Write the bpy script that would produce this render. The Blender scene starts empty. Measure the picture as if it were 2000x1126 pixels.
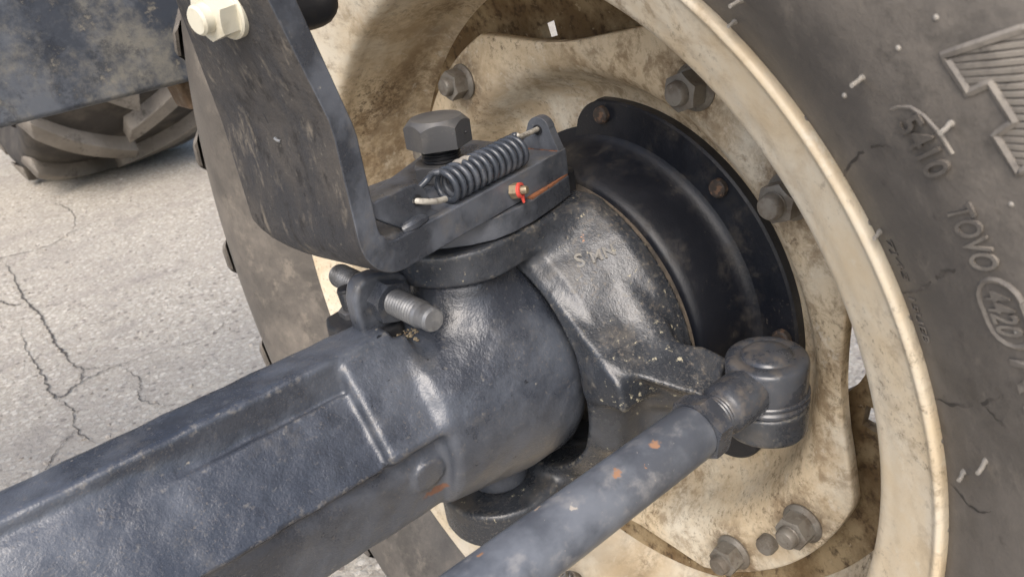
import bpy, bmesh, math, random
import numpy as np
from mathutils import Vector, Matrix, noise as mnoise
from math import sin, cos, pi, radians, sqrt, atan2

random.seed(7)
S = bpy.context.scene
COL = S.collection

# ------------------------------------------------------------------ camera
cam_d = bpy.data.cameras.new('camera')
cam_d.sensor_width = 36.0
cam_d.lens = 28.25
cam_d.clip_start = 0.01
cam_d.clip_end = 400.0
cam_d.dof.use_dof = True
cam_d.dof.focus_distance = 0.50
cam_d.dof.aperture_fstop = 20.0
cam = bpy.data.objects.new('camera', cam_d)
COL.objects.link(cam)
CR = Vector((0.75492262, -0.64202456, -0.13377702))
CD = Vector((-0.37796126, -0.25923, -0.88878855))
CF = Vector((0.53594507, 0.72152912, -0.438359))
CP = Vector((-0.29054846, -0.4061722, 0.29834376))
m = Matrix.Identity(4)
for i in range(3):
    m[i][0] = CR[i]; m[i][1] = -CD[i]; m[i][2] = -CF[i]; m[i][3] = CP[i]
cam.matrix_world = m
S.camera = cam

# ------------------------------------------------------------------ world, sun, exposure
SUN_EL, SUN_AZ = radians(49), radians(226)      # azimuth measured from +y, clockwise seen from above
w = bpy.data.worlds.new('World'); S.world = w; w.use_nodes = True
nt = w.node_tree
bg = nt.nodes['Background']
sky = nt.nodes.new('ShaderNodeTexSky')
sky.sky_type = 'NISHITA'; sky.sun_disc = False
sky.sun_elevation = SUN_EL; sky.sun_rotation = SUN_AZ
sky.air_density = 1.0; sky.dust_density = 4.0; sky.ozone_density = 1.0
nt.links.new(sky.outputs[0], bg.inputs[0])
bg.inputs[1].default_value = 0.14
sd = bpy.data.lights.new('sun', 'SUN')
sd.energy = 1.4; sd.angle = radians(42); sd.color = (1.0, 0.97, 0.93)
sun = bpy.data.objects.new('sun', sd); COL.objects.link(sun)
sv = Vector((sin(SUN_AZ)*cos(SUN_EL), cos(SUN_AZ)*cos(SUN_EL), sin(SUN_EL)))
sun.rotation_euler = sv.to_track_quat('Z', 'Y').to_euler()
sun.location = sv*5
vs = S.view_settings
vs.view_transform = 'Standard'; vs.look = 'None'; vs.exposure = 0.92; vs.gamma = 1.0
vs.use_curve_mapping = False

# ------------------------------------------------------------------ object helpers
def wloc(o):
    p = Vector((0, 0, 0))
    while o is not None:
        p = p + o.location; o = o.parent
    return p

def tag(o, label=None, cat=None, group=None, kind=None):
    if label: o['label'] = label
    if cat: o['category'] = cat
    if group: o['group'] = group
    if kind: o['kind'] = kind
    return o

def empty(name, loc, label, cat, group=None):
    o = bpy.data.objects.new(name, None)
    o.empty_display_size = 0.02
    COL.objects.link(o); o.location = loc
    return tag(o, label, cat, group)

def obj(name, src, mat, parent=None, sharp=35, smooth=True, bevel=0, bseg=2, label=None):
    """src: bmesh or mesh in world coordinates -> one object, its origin at the parent's base"""
    if isinstance(src, bmesh.types.BMesh):
        bmesh.ops.recalc_face_normals(src, faces=src.faces)
        me = bpy.data.meshes.new(name); src.to_mesh(me); src.free()
    else:
        me = src; me.name = name
    if parent is not None:
        me.transform(Matrix.Translation(-wloc(parent)))
    if smooth:
        me.polygons.foreach_set('use_smooth', [True]*len(me.polygons))
        if sharp < 180: me.set_sharp_from_angle(angle=radians(sharp))
    me.materials.clear(); me.materials.append(mat)
    o = bpy.data.objects.new(name, me); COL.objects.link(o)
    if parent is not None: o.parent = parent
    if bevel:
        b = o.modifiers.new('bevel', 'BEVEL'); b.width = bevel; b.segments = bseg
        b.limit_method = 'ANGLE'; b.angle_limit = radians(32); b.harden_normals = True
    if label: o['label'] = label
    return o

def place(o, parent, M):
    """set an object's place given in world space under parent (parents are only translated)"""
    if parent is not None:
        o.parent = parent
        M = Matrix.Translation(-wloc(parent)) @ M
    o.matrix_basis = M
    return o

def inst(name, me, mat, parent, M):
    o = bpy.data.objects.new(name, me); COL.objects.link(o)
    if not me.materials: me.materials.append(mat)
    return place(o, parent, M)

def bm_mesh(bm, sharp=35):
    bmesh.ops.recalc_face_normals(bm, faces=bm.faces)
    me = bpy.data.meshes.new('m'); bm.to_mesh(me); bm.free()
    me.polygons.foreach_set('use_smooth', [True]*len(me.polygons))
    me.set_sharp_from_angle(angle=radians(sharp))
    return me

def frame(o, z, x=None):
    """matrix with local Z along z"""
    z = Vector(z).normalized()
    x = Vector(x) if x is not None else (Vector((0, 0, 1)) if abs(z.z) < .9 else Vector((1, 0, 0)))
    x = (x - z*x.dot(z)).normalized(); y = z.cross(x)
    M = Matrix.Identity(4)
    for i in range(3):
        M[i][0] = x[i]; M[i][1] = y[i]; M[i][2] = z[i]; M[i][3] = o[i]
    return M

# ------------------------------------------------------------------ shape helpers
def lathe(bm, prof, n=64, M=None, closed=False, a0=0, a1=2*pi):
    """prof: (h, r) turned about local Z"""
    full = abs(a1-a0-2*pi) < 1e-6
    rings = []
    for h, r in prof:
        if r < 1e-7:
            rings.append([bm.verts.new((0, 0, h))])
        else:
            rings.append([bm.verts.new((r*cos(a0+(a1-a0)*k/n), r*sin(a0+(a1-a0)*k/n), h)) for k in range(n if full else n+1)])
    seq = list(zip(rings, rings[1:]))
    if closed: seq.append((rings[-1], rings[0]))
    for A, B in seq:
        N = n
        for k in range(N):
            k2 = (k+1) % n if full else k+1
            if len(A) == 1 and len(B) == 1: continue
            if len(A) == 1: bm.faces.new((A[0], B[k2], B[k]))
            elif len(B) == 1: bm.faces.new((A[k], A[k2], B[0]))
            else: bm.faces.new((A[k], A[k2], B[k2], B[k]))
    if M is not None:
        vs_ = [v for R in rings for v in R]
        bmesh.ops.transform(bm, matrix=M, verts=vs_)
    return bm

MX = Matrix(((0, 0, 1, 0), (1, 0, 0, 0), (0, 1, 0, 0), (0, 0, 0, 1)))   # local Z -> world X, local X -> world Y

def prism(bm, poly, z0, z1, M=None):
    b = [bm.verts.new((x, y, z0)) for x, y in poly]
    t = [bm.verts.new((x, y, z1)) for x, y in poly]
    bm.faces.new(list(reversed(b))); bm.faces.new(t)
    n = len(poly)
    for i in range(n):
        j = (i+1) % n
        bm.faces.new((b[i], b[j], t[j], t[i]))
    if M is not None: bmesh.ops.transform(bm, matrix=M, verts=b+t)
    return bm

def hexbody(bm, ac, h, rc=None, top=True, bottom=False, M=None, n=60, dome=0.0, z0=0.0, tan=0.5):
    """hexagon with turned chamfer; ac = across corners"""
    R = ac/2; af = R*cos(pi/6)
    if rc is None: rc = af*0.97
    ang = [2*pi*k/n for k in range(n)]
    hx = [af/cos(((a+pi/6) % (pi/3))-pi/6) for a in ang]
    ring = lambda f: [bm.verts.new(f(a, x)) for a, x in zip(ang, hx)]
    R0 = []
    if bottom:
        R0.append(ring(lambda a, x: (rc*.9*cos(a), rc*.9*sin(a), z0)))
        R0.append(ring(lambda a, x: (x*cos(a), x*sin(a), z0+max(0, x-rc)*tan)))
    else:
        R0.append(ring(lambda a, x: (x*cos(a), x*sin(a), z0)))
    if top:
        R0.append(ring(lambda a, x: (x*cos(a), x*sin(a), z0+h-max(0, x-rc)*tan)))
        R0.append(ring(lambda a, x: (min(x, rc)*cos(a), min(x, rc)*sin(a), z0+h)))
        R0.append(ring(lambda a, x: (rc*.6*cos(a), rc*.6*sin(a), z0+h+dome*.7)))
    else:
        R0.append(ring(lambda a, x: (x*cos(a), x*sin(a), z0+h)))
    for A, B in zip(R0, R0[1:]):
        for k in range(n):
            bm.faces.new((A[k], A[(k+1) % n], B[(k+1) % n], B[k]))
    ct = bm.verts.new((0, 0, z0+h+dome)); cb = bm.verts.new((0, 0, z0))
    for k in range(n):
        bm.faces.new((R0[-1][k], R0[-1][(k+1) % n], ct))
        bm.faces.new((R0[0][(k+1) % n], R0[0][k], cb))
    if M is not None:
        bmesh.ops.transform(bm, matrix=M, verts=[v for A in R0 for v in A]+[ct, cb])
    return bm

def thread_prof(r, z0, z1, pitch, depth):
    p = []; z = z0
    while z+pitch <= z1+1e-6:
        p += [(z+.05*pitch, r-depth), (z+.4*pitch, r), (z+.6*pitch, r)]
        z += pitch
    return p

def tube(bm, pts, r, n=10, cap=True):
    pts = [Vector(p) for p in pts]
    prev = None; rings = []
    for i, p in enumerate(pts):
        t = (pts[min(i+1, len(pts)-1)]-pts[max(i-1, 0)]).normalized()
        if prev is None:
            x = t.orthogonal().normalized()
        else:
            x = (prev-t*prev.dot(t)).normalized()
        prev = x; y = t.cross(x)
        rr = r(i/(len(pts)-1)) if callable(r) else r
        rings.append([bm.verts.new(p+x*(rr*cos(2*pi*k/n))+y*(rr*sin(2*pi*k/n))) for k in range(n)])
    for A, B in zip(rings, rings[1:]):
        for k in range(n):
            bm.faces.new((A[k], A[(k+1) % n], B[(k+1) % n], B[k]))
    if cap:
        bm.faces.new(list(reversed(rings[0]))); bm.faces.new(rings[-1])
    return bm

def catmull(P, n=8):
    P = [Vector(p) for p in P]; out = []
    for i in range(len(P)-1):
        p0 = P[max(i-1, 0)]; p1 = P[i]; p2 = P[i+1]; p3 = P[min(i+2, len(P)-1)]
        for k in range(n):
            t = k/n
            out.append(.5*((2*p1)+(p2-p0)*t+(2*p0-5*p1+4*p2-p3)*t*t+(3*p1-p0-3*p2+p3)*t**3))
    out.append(P[-1]); return out

# ---- castings: signed distance field -> surface net
def surface_net(f, lo, hi, h):
    lo = np.array(lo, float); n = np.ceil((np.array(hi)-lo)/h).astype(int)+1
    ax = [lo[i]+h*np.arange(n[i]) for i in range(3)]
    X, Y, Z = np.meshgrid(*ax, indexing='ij')
    V = f(X, Y, Z).astype(np.float32)
    s = V < 0
    c = np.zeros(tuple(n-1), np.int8)
    for dx in (0, 1):
        for dy in (0, 1):
            for dz in (0, 1):
                c += s[dx:n[0]-1+dx, dy:n[1]-1+dy, dz:n[2]-1+dz]
    act = (c > 0) & (c < 8)
    idx = -np.ones(act.shape, np.int64)
    I = np.argwhere(act); idx[act] = np.arange(len(I))
    acc = np.zeros((len(I), 3)); cnt = np.zeros(len(I))
    corners = [(a, b, d) for a in (0, 1) for b in (0, 1) for d in (0, 1)]
    for a in corners:
        for k in range(3):
            if a[k]: continue
            b = list(a); b[k] = 1
            va = V[I[:, 0]+a[0], I[:, 1]+a[1], I[:, 2]+a[2]]; vb = V[I[:, 0]+b[0], I[:, 1]+b[1], I[:, 2]+b[2]]
            msk = (va < 0) != (vb < 0)
            t = np.where(msk, va/np.where(va == vb, 1, va-vb), 0)
            p = np.tile(np.array(a, float), (len(I), 1)); p[:, k] += t
            acc[msk] += p[msk]; cnt[msk] += 1
    P = lo+h*(I+acc/cnt[:, None])
    e = h*.25
    for _ in range(2):                                    # pull the points onto the field
        v0 = f(P[:, 0], P[:, 1], P[:, 2])
        g = np.stack([(f(P[:, 0]+e*(k == 0), P[:, 1]+e*(k == 1), P[:, 2]+e*(k == 2))-v0)/e for k in range(3)], 1)
        st = -(v0/np.maximum((g*g).sum(1), .25))[:, None]*g
        ln = np.linalg.norm(st, axis=1, keepdims=True)
        P = P+st*np.minimum(1, .5*h/np.maximum(ln, 1e-9))
    F = []
    for k in range(3):
        sl = [slice(1, n[j]-1) for j in range(3)]; sl[k] = slice(0, n[k]-1)
        sh = list(sl); sh[k] = slice(1, n[k])
        A = s[tuple(sl)]; B = s[tuple(sh)]
        for flip in (False, True):
            E = np.argwhere((A & ~B) if not flip else (~A & B))
            if not len(E): continue
            off = np.array([1, 1, 1]); off[k] = 0
            E = E+off
            u, v = (k+1) % 3, (k+2) % 3
            q = []
            for du, dv in ((-1, -1), (0, -1), (0, 0), (-1, 0)):
                J = E.copy(); J[:, u] += du; J[:, v] += dv
                q.append(idx[J[:, 0], J[:, 1], J[:, 2]])
            Q = np.stack(q, 1)
            F.append(Q[:, ::-1] if flip else Q)
    F = np.concatenate(F)
    me = bpy.data.meshes.new('casting')
    me.vertices.add(len(P)); me.vertices.foreach_set('co', P.astype(np.float32).ravel())
    me.loops.add(F.size); me.loops.foreach_set('vertex_index', F.astype(np.int32).ravel())
    me.polygons.add(len(F)); me.polygons.foreach_set('loop_start', np.arange(0, F.size, 4, dtype=np.int32))
    me.update(calc_edges=True); me.validate()
    return me

def smin(a, b, k):
    h_ = np.clip(.5+.5*(b-a)/k, 0, 1); return b+(a-b)*h_-k*h_*(1-h_)
def smax(a, b, k): return -smin(-a, -b, k)
def d_box(X, Y, Z, c, hs, r=0.0):
    qx = np.abs(X-c[0])-hs[0]+r; qy = np.abs(Y-c[1])-hs[1]+r; qz = np.abs(Z-c[2])-hs[2]+r
    return np.sqrt(np.maximum(qx, 0)**2+np.maximum(qy, 0)**2+np.maximum(qz, 0)**2)+np.minimum(np.maximum(qx, np.maximum(qy, qz)), 0)-r
def d_cyl(rho, ax, R, h0, h1, r=0.0):
    a = rho-R+r; b = np.abs(ax-(h0+h1)/2)-(h1-h0)/2+r
    return np.sqrt(np.maximum(a, 0)**2+np.maximum(b, 0)**2)+np.minimum(np.maximum(a, b), 0)-r
def d_cone(X, Y, Z, a, b, ra, rb):
    a = np.array(a); b = np.array(b); d = b-a; L = d@d
    t = np.clip(((X-a[0])*d[0]+(Y-a[1])*d[1]+(Z-a[2])*d[2])/L, 0, 1)
    return np.sqrt((X-a[0]-t*d[0])**2+(Y-a[1]-t*d[1])**2+(Z-a[2]-t*d[2])**2)-(ra+(rb-ra)*t)
def d_poly(px, py, poly):
    d = np.full(np.shape(px), 1e9); sgn = np.ones(np.shape(px))
    n = len(poly)
    for i in range(n):
        ax_, ay = poly[i]; bx, by = poly[i-1]
        ex, ey = bx-ax_, by-ay; wx, wy = px-ax_, py-ay
        t = np.clip((wx*ex+wy*ey)/(ex*ex+ey*ey), 0, 1)
        d = np.minimum(d, (wx-ex*t)**2+(wy-ey*t)**2)
        c1 = py >= ay; c2 = py < by; c3 = ex*wy > ey*wx
        fl = (c1 & c2 & c3) | (~c1 & ~c2 & ~c3)
        sgn = np.where(fl, -sgn, sgn)
    return sgn*np.sqrt(d)

# ------------------------------------------------------------------ materials
class NB:
    def __init__(s, name):
        s.m = bpy.data.materials.new(name); s.m.use_nodes = True
        s.t = s.m.node_tree; s.b = s.t.nodes['Principled BSDF']
    def n(s, typ, **kw):
        nd = s.t.nodes.new(typ)
        for k, v in kw.items(): setattr(nd, k, v)
        return nd
    def l(s, a, b): s.t.links.new(a, b)
    def math(s, op, a, b=None, clamp=False):
        nd = s.n('ShaderNodeMath', operation=op); nd.use_clamp = clamp
        for i, v in enumerate((a, b)):
            if v is None: continue
            if isinstance(v, (int, float)): nd.inputs[i].default_value = v
            else: s.l(v, nd.inputs[i])
        return nd.outputs[0]
    def noise(s, vec, scale, detail=5, rough=.6, dist=0.0):
        nd = s.n('ShaderNodeTexNoise'); nd.inputs['Scale'].default_value = scale
        nd.inputs['Detail'].default_value = detail; nd.inputs['Roughness'].default_value = rough
        nd.inputs['Distortion'].default_value = dist
        s.l(vec, nd.inputs['Vector']); return nd.outputs[0]
    def ramp(s, fac, lo, hi):
        nd = s.n('ShaderNodeMapRange'); nd.interpolation_type = 'SMOOTHSTEP'
        nd.inputs[1].default_value = lo; nd.inputs[2].default_value = hi
        s.l(fac, nd.inputs[0]); return nd.outputs[0]
    def mixc(s, fac, a, b):
        nd = s.n('ShaderNodeMix', data_type='RGBA')
        if isinstance(fac, (int, float)): nd.inputs[0].default_value = fac
        else: s.l(fac, nd.inputs[0])
        for i, v in ((6, a), (7, b)):
            if isinstance(v, tuple): nd.inputs[i].default_value = (*v, 1)
            else: s.l(v, nd.inputs[i])
        return nd.outputs[2]
    def mixf(s, fac, a, b):
        nd = s.n('ShaderNodeMix', data_type='FLOAT')
        if isinstance(fac, (int, float)): nd.inputs[0].default_value = fac
        else: s.l(fac, nd.inputs[0])
        for i, v in ((2, a), (3, b)):
            if isinstance(v, (int, float)): nd.inputs[i].default_value = v
            else: s.l(v, nd.inputs[i])
        return nd.outputs[0]

def dirty(name, base, rough, layers=(), bumps=(), spots=(), metallic=0.0, spec=0.5, coat=0.0, per_object=False):
    """base paint, then layers of dirt and tone: dict(col, s=scale, lo, hi, amt, d=detail, st=stretch, up=facing-up weight, edge=on edges, r=roughness)"""
    B = NB(name)
    tc = B.n('ShaderNodeTexCoord'); co = tc.outputs['Object']
    if per_object:
        oi = B.n('ShaderNodeObjectInfo'); va = B.n('ShaderNodeVectorMath', operation='SCALE')
        va.inputs[0].default_value = (3.1, 1.7, 2.3); B.l(oi.outputs['Random'], va.inputs['Scale'])
        ad = B.n('ShaderNodeVectorMath', operation='ADD'); B.l(co, ad.inputs[0]); B.l(va.outputs[0], ad.inputs[1]); co = ad.outputs[0]
    geo = B.n('ShaderNodeNewGeometry')
    col = base; rg = rough
    for i, L in enumerate(layers):
        vec = co
        if L.get('st') or L.get('off'):
            mp = B.n('ShaderNodeMapping'); mp.inputs['Scale'].default_value = L.get('st', (1, 1, 1))
            mp.inputs['Location'].default_value = (L.get('off', 0), i*.37, 0)
            B.l(co, mp.inputs[0]); vec = mp.outputs[0]
        fac = B.noise(vec, L['s'], L.get('d', 6), L.get('ro', .62), L.get('dist', 0))
        if L.get('edge'):
            e = B.math('MULTIPLY', B.math('SUBTRACT', geo.outputs['Pointiness'], .5), L['edge'])
            fac = B.math('ADD', fac, e)
        if L.get('up'):
            sx = B.n('ShaderNodeSeparateXYZ'); B.l(geo.outputs['Normal'], sx.inputs[0])
            fac = B.math('ADD', fac, B.math('MULTIPLY', sx.outputs[2], L['up']))
        if L.get('ax'):                                  # dirt that lies in a band across an axis: (axis, centre, half width, weight)
            a, c0, hw, wt = L['ax']
            sx = B.n('ShaderNodeSeparateXYZ'); B.l(tc.outputs['Object'], sx.inputs[0])
            q = B.math('DIVIDE', B.math('ABSOLUTE', B.math('SUBTRACT', sx.outputs[a], c0)), hw)
            fac = B.math('ADD', fac, B.math('MULTIPLY', B.math('SUBTRACT', 1.0, q, clamp=True), wt))
        fac = B.ramp(fac, L['lo'], L['hi'])
        if L.get('mk'):
            fac = B.math('MULTIPLY', fac, B.ramp(B.noise(vec, L['mk'][0], 4, .55), L['mk'][1], L['mk'][2]))
        fac = B.math('MULTIPLY', fac, L.get('amt', 1.0))
        col = B.mixc(fac, col, L['col'])
        if 'r' in L: rg = B.mixf(fac, rg, L['r'])
    if spots:
        wob = B.n('ShaderNodeTexNoise'); wob.inputs['Scale'].default_value = 260; wob.inputs['Detail'].default_value = 3
        B.l(co, wob.inputs['Vector'])
        sb = B.n('ShaderNodeVectorMath', operation='SUBTRACT'); B.l(wob.outputs['Color'], sb.inputs[0]); sb.inputs[1].default_value = (.5, .5, .5)
        sc = B.n('ShaderNodeVectorMath', operation='SCALE'); B.l(sb.outputs[0], sc.inputs[0]); sc.inputs['Scale'].default_value = .008
        ad = B.n('ShaderNodeVectorMath', operation='ADD'); B.l(tc.outputs['Object'], ad.inputs[0]); B.l(sc.outputs[0], ad.inputs[1])
        for (p, r, c_, st, *am) in spots:
            mp = B.n('ShaderNodeVectorMath', operation='SUBTRACT'); B.l(ad.outputs[0], mp.inputs[0]); mp.inputs[1].default_value = p
            mm = B.n('ShaderNodeVectorMath', operation='MULTIPLY'); B.l(mp.outputs[0], mm.inputs[0]); mm.inputs[1].default_value = st
            ln = B.n('ShaderNodeVectorMath', operation='LENGTH'); B.l(mm.outputs[0], ln.inputs[0])
            fac = B.ramp(ln.outputs['Value'], r, r*(.6 if not am else .35))
            if am:
                fac = B.math('MULTIPLY', B.math('MULTIPLY', fac, B.ramp(B.noise(co, 110, 8, .72), .34, .58)), am[0])
            col = B.mixc(fac, col, c_); rg = B.mixf(fac, rg, .85)
    bs = B.b
    if isinstance(col, tuple): bs.inputs['Base Color'].default_value = (*col, 1)
    else: B.l(col, bs.inputs['Base Color'])
    if isinstance(rg, (int, float)): bs.inputs['Roughness'].default_value = rg
    else: B.l(rg, bs.inputs['Roughness'])
    bs.inputs['Metallic'].default_value = metallic
    bs.inputs['Specular IOR Level'].default_value = spec
    bs.inputs['Coat Weight'].default_value = coat
    bs.inputs['Coat Roughness'].default_value = .12
    nrm = None
    for sc_, st_, dist_ in bumps:
        h_ = B.noise(co, sc_, 4, .6)
        bp = B.n('ShaderNodeBump'); bp.inputs['Strength'].default_value = st_; bp.inputs['Distance'].default_value = dist_
        B.l(h_, bp.inputs['Height'])
        if nrm is not None: B.l(nrm, bp.inputs['Normal'])
        nrm = bp.outputs[0]
    if nrm is not None:
        B.l(nrm, bs.inputs['Normal'])
        if coat: B.l(nrm, bs.inputs['Coat Normal'])
    return B.m

DUST = (.20, .165, .125); MUD = (.085, .066, .046); BROWN = (.105, .062, .026); RUST = (.30, .105, .035)
INK = (.020, .024, .033)
M = {}
M['axle'] = dirty('axle_paint', (.028, .033, .044), .25, [
    dict(col=(.090, .101, .122), s=9, lo=.42, hi=.62, amt=.7, r=.36, d=7, ro=.68),
    dict(col=(.095, .092, .088), s=30, lo=.54, hi=.72, amt=.45, r=.55, d=9, ro=.7),
    dict(col=DUST, s=620, lo=.56, hi=.70, amt=.36, r=.75, d=5, mk=(20, .42, .62)),
    dict(col=(.22, .20, .17), s=230, lo=.60, hi=.78, amt=.45, edge=2.2, r=.7),
    dict(col=(.006, .007, .009), s=190, lo=.73, hi=.76, amt=.9, d=2),
    dict(col=(.27, .245, .20), s=150, lo=.70, hi=.73, amt=.7, d=5, r=.9),
    ], bumps=[(60, .30, .0030), (190, .20, .0014), (800, .34, .0006)],
    spots=[((.098, -.0469, .0339), .0050, (.15, .07, .04), (.34, 1.2, 1.3)), ((.133, -.0458, .0300), .0040, (.15, .07, .04), (.34, 1.2, 1.3))], spec=.7)
M['knuckle'] = dirty('knuckle_paint', (.026, .030, .037), .26, [
    dict(col=(.072, .079, .092), s=18, lo=.42, hi=.66, amt=.6, r=.38, d=7, ro=.68),
    dict(col=(.105, .093, .077), s=30, lo=.52, hi=.72, amt=.5, up=.03, r=.8, d=10, ro=.7),
    dict(col=DUST, s=420, lo=.55, hi=.70, amt=.40, up=.04, r=.85, d=6, mk=(24, .40, .60)),
    dict(col=(.24, .22, .18), s=240, lo=.60, hi=.80, amt=.5, edge=2.6, r=.75),
    dict(col=(.46, .42, .30), s=210, lo=.655, hi=.69, amt=.8, r=.9, d=5, ro=.7, ax=(1, -.125, .035, .05)),
    ], bumps=[(150, .30, .0016), (1000, .35, .0006)],
    spots=[((.0135, -.0545, .2060), .0016, (.40, .22, .14), (1, 1, 1)), ((.0115, -.0560, .2045), .0013, (.40, .22, .14), (1, 1, 1))], spec=.65)
M['drum'] = dirty('dusty_drum_paint', (.045, .040, .036), .6, [
    dict(col=(.13, .105, .08), s=40, lo=.38, hi=.62, amt=.8, r=.9, d=9),
    dict(col=(.02, .02, .022), s=260, lo=.55, hi=.70, amt=.6)], bumps=[(600, .4, .0008)])
M['hub'] = dirty('hub_paint', (.005, .0065, .011), .44, [
    dict(col=(.016, .018, .024), s=16, lo=.45, hi=.68, amt=.7, r=.5, d=8, ro=.7),
    dict(col=(.048, .042, .035), s=30, lo=.50, hi=.70, amt=.75, r=.85, d=10, ro=.7),
    dict(col=DUST, s=430, lo=.60, hi=.72, amt=.45, r=.8, mk=(22, .45, .65))], bumps=[(90, .15, .002), (700, .25, .0006)])
M['plate'] = dirty('plate_paint', (.038, .043, .053), .27, [
    dict(col=(.120, .132, .155), s=18, lo=.42, hi=.62, amt=.75, r=.42, d=7, ro=.66),  # blue-grey patches raised to paint in the sky's reflection on plate edges
    dict(col=(.125, .114, .10), s=60, lo=.54, hi=.72, amt=.5, up=.09, r=.75, d=9, ro=.7),
    dict(col=(.20, .19, .17), s=600, lo=.60, hi=.71, amt=.40, r=.7, d=5, mk=(30, .42, .62)),
    dict(col=(.40, .38, .33), s=230, lo=.685, hi=.72, amt=.75, r=.8, d=5, ro=.7)], bumps=[(260, .18, .0010), (900, .14, .0005)], spec=.65)
M['strap'] = dirty('muddy_strap_paint', (.030, .031, .035), .42, [
    dict(col=(.070, .063, .056), s=26, lo=.40, hi=.64, amt=.85, r=.9, d=10, st=(1, 1, .45), ro=.68),
    dict(col=(.018, .017, .017), s=130, lo=.51, hi=.66, amt=.85, r=.55, st=(1, 1, .42), d=8, ro=.7),
    dict(col=(.19, .165, .132), s=100, lo=.54, hi=.68, amt=.65, r=.95, st=(1, 1, .35), d=9, ro=.7),
    dict(col=(.22, .20, .165), s=420, lo=.62, hi=.72, amt=.5, r=.95, st=(1, 1, .5), d=6)],
    bumps=[(220, .5, .0014), (1100, .35, .0006)], spec=.35)
M['strap_edge'] = M['plate']
M['bolt'] = dirty('dark_bolt_steel', (.090, .092, .098), .38, [
    dict(col=(.19, .182, .168), s=48, lo=.44, hi=.68, amt=.6, up=.10, r=.6, d=9),
    dict(col=(.24, .22, .18), s=420, lo=.60, hi=.74, amt=.35, r=.6)], bumps=[(400, .14, .0006)], metallic=.35)
M['black'] = dirty('black_gap_paint', (.018, .019, .022), .42, [
    dict(col=(.05, .045, .04), s=70, lo=.5, hi=.7, amt=.6, r=.8)], bumps=[(500, .2, .0006)])
M['spring'] = dirty('spring_enamel', (.040, .047, .060), .26, [
    dict(col=(.11, .118, .135), s=80, lo=.45, hi=.68, amt=.6, r=.4),
    dict(col=DUST, s=500, lo=.62, hi=.74, amt=.4, r=.8)], bumps=[(500, .15, .0005)])
M['bare'] = dirty('bare_spring_wire', (.42, .40, .35), .5, [dict(col=(.16, .14, .12), s=300, lo=.45, hi=.65, amt=.7)], bumps=[(600, .3, .0006)])
M['rod'] = dirty('rod_paint', (.070, .078, .094), .30, [
    dict(col=(.142, .156, .180), s=26, lo=.38, hi=.64, amt=.8, r=.42, d=7),
    dict(col=(.26, .255, .25), s=70, lo=.52, hi=.72, amt=.5, r=.6, d=8),
    dict(col=(.045, .052, .068), s=46, lo=.58, hi=.72, amt=.5, r=.3),
    dict(col=(.34, .32, .28), s=300, lo=.68, hi=.72, amt=.6, r=.8)],
    bumps=[(240, .10, .0010)],
    spots=[((-.0479, -.004, .0152), 0.0033, (.27, .15, .09), (1, 1, 1)), ((-.0764, -.0051, .0148), 0.0025, (.27, .15, .09), (1, 1, 1)),
           ((-.1066, -.0056, .0147), .0020, (.34, .31, .27), (1, 1, 1)), ((-.155, .0035, .0152), 0.0017, (.27, .15, .09), (1, 1, 1)),
           ((-.118, .0075, .0137), .0022, (.44, .33, .24), (1, 1, 1)), ((-.060, -.0100, .0120), 0.0012, (.27, .15, .09), (1, 1, 1))])
M['joint'] = dirty('joint_paint', (.038, .042, .051), .24, [
    dict(col=(.092, .101, .117), s=30, lo=.44, hi=.68, amt=.6, r=.36, d=7),
    dict(col=(.15, .125, .098), s=90, lo=.52, hi=.70, amt=.5, up=.08, r=.85, d=10, ro=.7),
    dict(col=(.23, .20, .16), s=600, lo=.58, hi=.72, amt=.35, r=.7, mk=(40, .4, .6))], bumps=[(400, .16, .0006)], spec=.65)
def cream(name, k=1.0, dark=0.0, ax=(0, 9, 1, 0), spots=()):
    return dirty(name, (.69*k, .63*k, .51*k), .42, [
        dict(col=(.62, .49, .31), s=8, lo=.38-dark, hi=.60-dark, amt=.75, r=.5, d=7, ro=.65),
        dict(col=(.44, .33, .20), s=24, lo=.46-dark, hi=.66-dark, amt=.72, r=.8, d=11, dist=.5, ro=.7, mk=(5, .30, .60), ax=ax),
        dict(col=(.215, .145, .078), s=70, lo=.47-dark, hi=.65-dark, amt=.78, r=.9, d=11, ro=.74, dist=.3, mk=(7, .38-dark, .64-dark), ax=ax),
        dict(col=(.09, .058, .032), s=230, lo=.53-dark*.8, hi=.66-dark*.8, amt=.75, r=.9, d=9, ro=.76, mk=(11, .40-dark, .66-dark), ax=ax),
        dict(col=(.72, .665, .55), s=46, lo=.57, hi=.68, amt=.6, r=.40, d=9, ro=.74)],
        bumps=[(60, .10, .002), (300, .12, .0008), (900, .16, .0005)], spots=spots)
M['rim'] = cream('cream_rim_paint', 1.0, -.005, ax=(0, -.020, .062, .11))
M['disc'] = cream('cream_disc_paint', .96, .03, spots=[((-.0115, .2105*cos(radians(41.5+90*(i//2)+(11.6 if i % 2 else -11.6))), .5+.2105*sin(radians(41.5+90*(i//2)+(11.6 if i % 2 else -11.6)))), .034, (.13, .085, .045), (1, 1, 1), .8) for i in range(8)])
M['lug'] = dirty('dirt_caked_cream', (.34, .26, .15), .85, [
    dict(col=(.14, .085, .035), s=30, lo=.35, hi=.60, amt=.9, d=9),
    dict(col=(.05, .03, .016), s=120, lo=.50, hi=.68, amt=.8, d=8),
    dict(col=(.42, .34, .22), s=200, lo=.62, hi=.70, amt=.7)], bumps=[(200, .6, .0025), (700, .5, .001)])
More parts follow.
